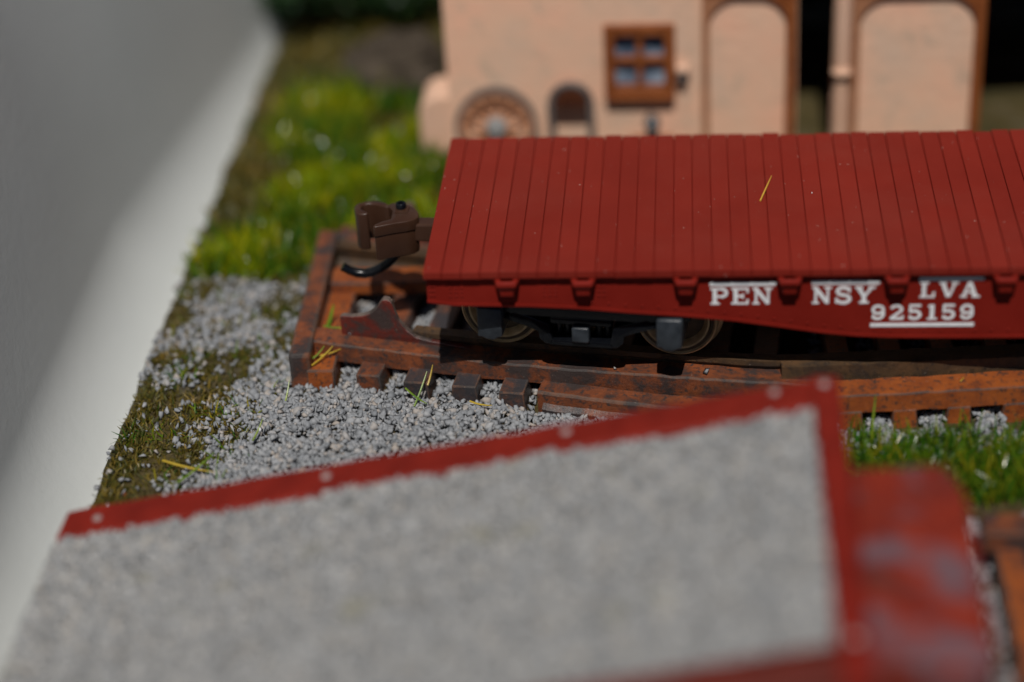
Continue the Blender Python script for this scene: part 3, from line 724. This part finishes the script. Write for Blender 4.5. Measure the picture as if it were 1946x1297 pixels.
# ------------------------------------------------------------------ fibres: moss and grass
def fibres(name, x, y, z, length, width, lean, mat, parent=None):
    n = len(x); az = rng.uniform(0, 2 * math.pi, n); fa = rng.uniform(0, 2 * math.pi, n)
    d = np.stack([np.cos(az), np.sin(az), np.zeros(n)], 1); w = np.stack([np.cos(fa), np.sin(fa), np.zeros(n)], 1) * (width / 2)[:, None]
    p0 = np.stack([x, y, z], 1); upv = np.array([0, 0, 1.0]); L = length[:, None]; le = lean[:, None]
    p1 = p0 + L * .5 * (upv * np.cos(le) + d * np.sin(le)); p2 = p1 + L * .5 * (upv * np.cos(le * 1.6) + d * np.sin(le * 1.6))
    V = np.stack([p0 - w, p0 + w, p1 - w, p1 + w, p2 - w * .3, p2 + w * .3], 1).reshape(-1, 3)
    b_ = (np.arange(n) * 6)[:, None]
    F = np.concatenate([b_ + np.array([0, 1, 3, 2]), b_ + np.array([2, 3, 5, 4])])
    return raw(name, V, F, mat, parent)
def scatter(n, x0, x1, y0, y1, f):
    x = rng.uniform(x0, x1, n); y = rng.uniform(y0, y1, n); k = rng.uniform(size=n) < f(x, y); x, y = x[k], y[k]
    z = np.array([ground_h(a, c) for a, c in zip(x, y)]) - .005
    return x, y, z
# olive moss: the strip along the board edge and the far field
x, y, z = scatter(26000, -1.9, -.75, -1.25, 2.2, lambda x, y: np.clip(sm(-.95, -1.35, x + .25 * vnoise(x, y, 2.3) + .18 * np.clip(.2 - y, -1, 1)), 0, 1) * (.35 + .65 * sm(-.2, .3, vnoise(x, y, 4, 5))))
o = fibres('moss', x, y, z, rng.uniform(.025, .075, len(x)), rng.uniform(.008, .014, len(x)), rng.uniform(.2, 1.1, len(x)), 'fibre_olive'); tag(o, 'short olive moss along the edge of the base board', 'moss', kind='stuff')
x, y, z = scatter(32000, -1.9, .4, 1.9, 8.6, lambda x, y: np.ones(len(x)))
o = fibres('moss', x, y, z, rng.uniform(.04, .12, len(x)), rng.uniform(.012, .02, len(x)), rng.uniform(.2, 1.1, len(x)), 'fibre_olive'); tag(o, 'olive brown turf on the open field behind the track', 'moss', kind='stuff')
# sparse green between the stones by the board edge
x, y, z = scatter(5000, -1.88, -1.0, -1.15, 2.1, lambda x, y: .55 * sm(.05, .35, vnoise(x, y, 4.5, 8)))
o = fibres('grass', x, y, z, rng.uniform(.05, .13, len(x)), rng.uniform(.007, .012, len(x)), rng.uniform(.2, 1.2, len(x)), 'fibre_green'); tag(o, 'thin green grass sprouting between the stones by the board edge', 'grass', kind='stuff')
# bright clumps behind the coupler
cl = [(-1.25, 4.05, .45, .9), (-1.2, 2.75, .35, .6), (-1.55, 2.15, .3, .3), (-.75, 3.1, .45, .7), (-.5, 2.55, .4, .45), (-.95, 2.25, .5, .3), (-.45, 3.6, .35, .6), (-.85, 4.6, .35, .4), (-1.75, 2.0, .12, .15), (-1.45, 1.95, .5, .22), (-1.05, 2.0, .3, .2), (-.38, 3.25, .3, .2)]
def fcl(x, y):
    d = np.zeros(len(x))
    for cx, cy, rx, ry in cl: d = np.maximum(d, np.exp(-(((x - cx) / rx) ** 2 + ((y - cy) / ry) ** 2) * 1.2))
    return sm(.25, .7, d + .25 * vnoise(x, y, 3, 6)) * (x > -1.88)
x, y, z = scatter(16000, -1.9, .1, 1.75, 5.2, fcl)
s_ = vnoise(x, y, 2.2, 12) > .02
L_ = rng.uniform(.10, .26, len(x))
for nm, k, mt_, lb in (('grass', s_, 'fibre_lime', 'tall yellow green grass clumps on the field behind the coupler'), ('grass', ~s_, 'fibre_green', 'deeper green grass clumps on the field behind the coupler')):
    o = fibres(nm, x[k], y[k], z[k], L_[k], rng.uniform(.012, .022, k.sum()), rng.uniform(.05, .8, k.sum()), mt_); tag(o, lb, 'grass', kind='stuff')
# grass by the right-hand track end
def fr(x, y): return sm(.0, .16, (y + .90 + .06 * vnoise(x, y, 5))) * sm(-.17, -.35, y + .12 * vnoise(x, y, 3.2, 4)) * sm(2.38, 2.55, x + .1 * vnoise(x, y, 4, 2))
x, y, z = scatter(9500, 2.35, 4.4, -1.05, -.05, fr)
o = fibres('grass', x, y, z, rng.uniform(.09, .24, len(x)), rng.uniform(.010, .016, len(x)), rng.uniform(.05, .9, len(x)), 'fibre_green'); tag(o, 'glossy green grass patch between the landing block and the track end', 'grass', kind='stuff')

# single fallen grass blades one can pick out
def blade(p, q, r, mat, label, sag=.01):
    p, q = Vector(p), Vector(q)
    if mat != 'straw': p, q = p + TS, q + TS
    pts = [p.lerp(q, t) + Vector((0, 0, -sag * 4 * t * (1 - t))) for t in (0, .25, .5, .75, 1)]
    o = MB().tube([v_ - p for v_ in pts], [r, r * 1.05, r, r * .8, r * .35], 5).build('grass_blade', mat); o.location = p
    tag(o, label, 'grass blade')
blade((1.975, .83, .958), (2.055, 1.16, .958), .0065, 'straw', 'single straw coloured blade lying on the red deck planks', 0)
blade((-.80, .36, .135), (-.72, .42, .20), .006, 'blade_green', 'green blade leaning in the orange corner of the track end')
blade((-.80, .40, .13), (-.62, .43, .17), .006, 'blade_yellow', 'yellow blade lying across the orange first tie')
blade((-.79, .30, .128), (-.66, .46, .19), .006, 'blade_yellow', 'yellow blade leaning over the orange first tie')
blade((-.12, -.02, .03), (-.05, .16, .17), .0065, 'blade_green', 'long green blade leaning on the second tie')
blade((-.18, .08, .10), (-.04, -.02, .05), .006, 'blade_green', 'short green blade crossing in front of the second tie')
blade((-.05, .14, .08), (-.02, .22, .18), .006, 'blade_yellow', 'yellow blade standing beside the second tie')
blade((.22, .0, .055), (.36, -.04, .05), .006, 'blade_yellow', 'yellow blade on the gravel between third and fourth ties')
blade((-.74, .72, .12), (-.54, .68, .20), .006, 'blade_yellow', 'yellow blade behind the wheel stop in the track corner')
blade((-.76, .66, .2), (-.6, .62, .215), .006, 'blade_green', 'pale green blade touching the foot of the wheel stop')
blade((-.76, .78, .12), (-.72, .86, .24), .012, 'blade_green', 'broad green blade upright inside the end beam corner')
blade((-1.05, -.40, .04), (-1.0, -.28, .12), .006, 'blade_green', 'green blade standing alone in the gravel heap')
blade((-.92, -.0, .04), (-.90, .12, .14), .006, 'blade_green', 'green blade standing in gravel below the end beam')
blade((-1.42, -.82, .03), (-1.24, -.60, .09), .007, 'blade_green', 'green blade crossing a yellow one on the mossy corner')
blade((-1.55, -.62, .05), (-1.22, -.74, .05), .007, 'blade_yellow', 'yellow blade crossed by a green one on the mossy corner')
blade((3.0, -.14, .10), (3.17, -.02, .22), .006, 'blade_yellow', 'yellow blade leaning against the bright orange ties')
blade((2.6, -.42, .05), (2.63, -.30, .28), .007, 'blade_green', 'tall green blade standing before the bright orange ties')

# ------------------------------------------------------------------ second rusty track at the board's right
tr2 = empty('siding_track', (3.9, -1.7, 0)); tag(tr2, 'rusty orange track panel beyond the landing block', 'track')
def P2(o): o.parent = tr2; o.matrix_parent_inverse = Matrix.Translation(tr2.location).inverted(); return o
for yy in (-1.52, -2.8):
    b = MB(); sweep(b, np.linspace(3.08, 5.0, 20), lambda x, yy=yy: yy, pB, pBm); P2(b.build('guard_rail', ['rust', 'worn_edge'], jit=.006))
for i, x in enumerate(np.arange(3.22, 5.0, .32)):
    b = MB(); b.box(x - .08, x + .08, -3.05, -1.4, -.04, .1); P2(b.build('tie', ['rust_bright', 'worn_edge'], bev=.014, bevmat=1))
N = 3600
x = rng.uniform(2.9, 4.6, N); y = rng.uniform(-3.3, -1.1, N); g = np.array([ground_h(a, c) for a, c in zip(x, y)])
o = stones('gravel', np.stack([x, y, g + rng.uniform(.01, .05, N)], 1), rng.uniform(.05, .08, N), 'gravel'); tag(o, 'grey stone ballast around the siding track', 'gravel', kind='stuff')

# ------------------------------------------------------------------ engine house behind
BY = 3.40
bl = empty('engine_house', (2.2, 4.6, 0)); tag(bl, 'salmon plastered engine house with brown window and arched door leaves', 'building')
def Pb(o, par=None):
    if par is None: o.parent = bl; o.matrix_parent_inverse = Matrix.Translation(bl.location).inverted()
    else: o.parent = par
    return o
XL, XR, YB, ZT, OT = -.195, 6.2, 6.4, 2.5, 2.1
wx0, wx1, wz0, wz1 = .975, 1.425, .485, 1.01
ops = [(2.315, 2.575), (3.625, 4.4), (4.9, 5.6)]
b = MB(); th = .14; y0, y1 = BY, BY + th
b.box(XL, wx0, y0, y1, -.05, ZT); b.box(wx1, ops[0][0], y0, y1, -.05, ZT); b.box(wx0, wx1, y0, y1, -.05, wz0); b.box(wx0, wx1, y0, y1, wz1, ZT)
b.box(ops[0][1], ops[1][0], y0, y1, -.05, ZT); b.box(ops[1][1], ops[2][0], y0, y1, -.05, ZT); b.box(ops[2][1], XR, y0, y1, -.05, ZT)
for a, c in ops: b.box(a, c, y0, y1, OT, ZT)
Pb(b.build('front_wall', 'plaster'))
b = MB(); b.box(XL, XL + .14, y1 + .001, YB, -.05, ZT); Pb(b.build('side_wall', 'plaster'))
b = MB(); b.box(XR - .14, XR, y1 + .001, YB, -.05, ZT); Pb(b.build('side_wall', 'plaster'))
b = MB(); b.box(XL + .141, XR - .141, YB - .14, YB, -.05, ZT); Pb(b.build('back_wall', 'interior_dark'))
b = MB(); b.box(XL + .142, XR - .142, y1 + .7, y1 + .72, .1, ZT); 
b = MB(); b.prism([(BY - .02, ZT), (BY + (YB - BY) / 2, ZT + 1.0), (YB + .02, ZT), (YB + .02, ZT + .08), (BY + (YB - BY) / 2, ZT + 1.1), (BY - .02, ZT + .08)], XL - .05, XR + .05, 'x'); Pb(b.build('roof', 'brown_wood'))
# window
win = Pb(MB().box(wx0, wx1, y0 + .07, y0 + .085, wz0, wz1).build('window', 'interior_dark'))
b = MB(); fw = .07
b.box(wx0 - .03, wx0 + fw - .02, y0 - .04, y0 + .05, wz0 - .02, wz1 + .03); b.box(wx1 - fw + .02, wx1 + .03, y0 - .04, y0 + .05, wz0 - .02, wz1 + .03)
b.box(wx0 + fw - .02, wx1 - fw + .02, y0 - .038, y0 + .048, wz0 - .02, wz0 + .075); b.box(wx0 + fw - .02, wx1 - fw + .02, y0 - .038, y0 + .048, wz1 - .055, wz1 + .03)
b.box((wx0 + wx1) / 2 - .026, (wx0 + wx1) / 2 + .026, y0 - .02, y0 + .046, wz0 + .076, wz1 - .056)
b.box(wx0 + fw - .02, (wx0 + wx1) / 2 - .027, y0 - .018, y0 + .044, .735, .785); b.box((wx0 + wx1) / 2 + .027, wx1 - fw + .02, y0 - .018, y0 + .044, .735, .785)
Pb(b.build('window_frame', 'brown_wood', bev=.006, seg=1), win)
b = MB(); b.box(wx0 - .02, wx1 + .02, y0 - .07, y0 - .041, wz0 - .02, wz0 + .02); Pb(b.build('sill', 'brown_wood', bev=.008), win)
for xa, xb in ((wx0 + .05, (wx0 + wx1) / 2 - .027), ((wx0 + wx1) / 2 + .027, wx1 - .05)):
    for za, zb in ((wz0 + .076, .735), (.785, wz1 - .056)): Pb(MB().box(xa, xb, y0 + .03, y0 + .038, za, zb).build('pane', 'pane_glass'), win)
b = MB(); b.box(wx1 + .035, wx1 + .11, y0 - .07, y0 - .001, .60, .67); Pb(b.build('shutter_catch', 'grey_iron', bev=.02), win)
b = MB(); b.box(wx1 + .032, wx1 + .13, y0 - .08, y0 - .002, .672, .73); Pb(b.build('catch_plate', 'pale_stone', bev=.02), win)
# open door leaves with arched brown framing
def leaf(x0, x1, ztop):
    d = Pb(MB().box(x0 + .03, x1 - .03, y0 - .055, y0 - .002, .02, ztop).build('door_leaf', 'plaster'))
    fr_ = []
    w = .052; r = .36
    for sx, mat, ww in ((0, 'brown_trim', w), (1, 'brown_wood', w + .018)):
        b = MB(); xa = x0 if sx == 0 else x1 - ww
        b.box(xa, xa + ww, y0 - .095, y0 - .056, .02, ztop)
        # curved corner bracket
        cx = x0 + ww if sx == 0 else x1 - ww; sg = 1 if sx == 0 else -1
        pts = [(cx, ztop - .02)] + [(cx + sg * (r * .62 * (1 - math.cos(a))), ztop - .02 - r * .55 * (1 - math.sin(a))) for a in np.linspace(0, math.pi / 2, 9)]
        b.prism(pts if sg < 0 else pts[::-1], y0 - .094, y0 - .056, 'y')
        Pb(b.build('stile', mat, bev=.004, seg=1), d)
    b = MB(); b.box(x0 + .001, x1 - .001, y0 - .097, y0 - .0555, ztop - .02, ztop + .07); Pb(b.build('top_rail', 'brown_wood'), d)
leaf(1.645, 2.305, 1.285); leaf(2.700, 3.615, 1.265)
b = MB(); b.tube([(2.635, y0 - .03, -.02), (2.635, y0 - .03, .585)], .055, 12); Pb(b.build('door_post', 'pale_stone', smooth=True))
b = MB(); b.tube([(2.635, y0 - .03, .625), (2.635, y0 - .03, 1.5)], .055, 12); Pb(b.build('door_post', 'pale_stone', smooth=True))
b = MB(); b.tube([(2.635, y0 - .03, .586), (2.635, y0 - .03, .624)], .045, 12); Pb(b.build('post_band', 'grey_iron'))
b = MB(); b.lathe([(.001, .04), (.05, .035), (.075, .0), (.05, -.035), (.001, -.04)], (2.635, y0 - .05, .665), 'z', 14); Pb(b.build('hinge_knob', 'pale_stone', smooth=True))
# rounded buttress at the left corner
b = MB(); b.prism([(-.44, -.05), (-.44, .30), (-.42, .38), (-.36, .43), (-.28, .45), (-.194, .44), (-.194, -.05)], BY + .12, BY + .5, 'y'); Pb(b.build('buttress', 'pale_stone', bev=.03, seg=3))

# clutter along the wall
ww_ = empty('wagon_wheel', (.15, BY - .12, 0)); tag(ww_, 'spoked wagon wheel with grey tyre leaning on the salmon wall', 'wheel')
MB().lathe([(.262, -.03), (.30, -.032), (.305, 0), (.30, .032), (.262, .03), (.258, 0), (.262, -.03)], (0, 0, .29), 'y', 40).build('tyre', 'grey_iron', ww_, smooth=True)
MB().lathe([(.225, -.024), (.262, -.026), (.262, .026), (.225, .024), (.225, -.024)], (0, 0, .29), 'y', 40).build('felloe', 'spoke_tan', ww_, smooth=True)
MB().lathe([(.0005, -.07), (.05, -.07), (.075, -.045), (.085, 0), (.075, .045), (.0005, .05)], (0, 0, .29), 'y', 20).build('hub', 'hub_grey', ww_, smooth=True)
sp0 = MB().tube([(.07, 0, 0), (.15, 0, 0), (.24, 0, 0)], [.02, .016, .018], 6).build('spoke', 'spoke_tan', ww_)
for i in range(12):
    o = sp0 if i == 0 else sp0.copy()
    if i: C.objects.link(o); o.parent = ww_
    o.location = (0, 0, .29); o.rotation_euler[1] = -i * math.pi / 6
ww_.rotation_euler[0] = -.12
ch = empty('chair', (.70, BY - .18, 0)); tag(ch, 'small dark arch backed chair with brown panel against the salmon wall', 'chair')
MB().tube([(-.14, .05, 0), (-.145, .07, .45)] + [(.145 * -math.cos(a), .08, .46 + .16 * math.sin(a)) for a in np.linspace(.2, math.pi - .2, 9)] + [(.145, .07, .45), (.14, .05, 0)], .028, 8).build('back_frame', 'grey_iron', ch, smooth=True)
MB().prism([(-.125, .455), (.125, .455), (.12, .52), (.085, .57), (0, .60), (-.085, .57), (-.12, .50)], .06, .095, 'y').build('back_panel', 'dark_wood', ch, bev=.006)
MB().box(-.15, .15, -.17, .06, .17, .205).build('seat', 'dark_wood', ch, bev=.01)
for sx in (-.12, .12): MB().tube([(sx, -.14, 0), (sx, -.13, .172)], .02, 8).build('leg', 'grey_iron', ch, smooth=True)
ln = empty('lantern', (1.285, BY - .16, 0)); tag(ln, 'dark lantern standing on a brown crate under the window', 'lantern')
cr = MB(); cr.box(-.15, .15, -.11, .11, 0, .19); o = cr.build('crate', 'brown_wood', None, bev=.01); o.location = (1.285, BY - .16, 0); tag(o, 'low brown crate under the brown window', 'crate')
MB().lathe([(.0005, .19), (.055, .19), (.06, .22), (.042, .235), (.045, .31), (.062, .325), (.03, .375), (.012, .385), (.0005, .40)], (0, 0, 0), 'z', 16).build('lantern_body', 'black_worn', ln, smooth=True)
MB().tube([(.05 * math.cos(a), 0, .33 + .09 * math.sin(a)) for a in np.linspace(0, math.pi, 9)], .008, 6).build('handle', 'grey_iron', ln)

# boulder and dark bush far behind
bm = bmesh.new(); bmesh.ops.create_icosphere(bm, subdivisions=4, radius=1)
for q in bm.verts:
    q.co *= 1 + .28 * mnoise.noise(q.co * 1.7) + .12 * mnoise.noise(q.co * 4.5) + .05 * mnoise.noise(q.co * 11)
    q.co = Vector((q.co.x * .42, q.co.y * .4, q.co.z * .34))
me = bpy.data.meshes.new('boulder'); bm.to_mesh(me); bm.free(); me.materials.append(M['rock'])
o = link('boulder', me); o.location = (-.78, 5.0, .0); tag(o, 'dark brown boulder on the turf behind the engine house corner', 'boulder')
bush = empty('bush', (-1.35, 6.25, -.1)); tag(bush, 'dark green leafy bush at the back edge of the board', 'bush')
b = MB(); bc = []
for i in range(9):
    a = i * 2.4; r = .2 + .05 * i; tip = (r * math.cos(a) * 1.3, r * math.sin(a), .35 + .1 * (i % 4)); bc.append(tip)
    b.tube([(0, 0, -.03), (tip[0] * .4, tip[1] * .4, .2), tip], [.05, .03, .012], 6)
b.build('stem', 'twig', bush)
n = 5200; k = rng.integers(0, 9, n); cc = np.array(bc)[k]; q = rng.normal(size=(n, 3)); q /= np.linalg.norm(q, axis=1)[:, None]
q = cc + q * rng.uniform(.05, .34, n)[:, None]; q[:, 2] = np.maximum(q[:, 2], .02)
f_ = fibres('foliage', q[:, 0], q[:, 1], q[:, 2], rng.uniform(.05, .11, n), rng.uniform(.03, .06, n), rng.uniform(.2, 1.4, n), 'leaf_dark', bush); f_['kind'] = 'stuff'
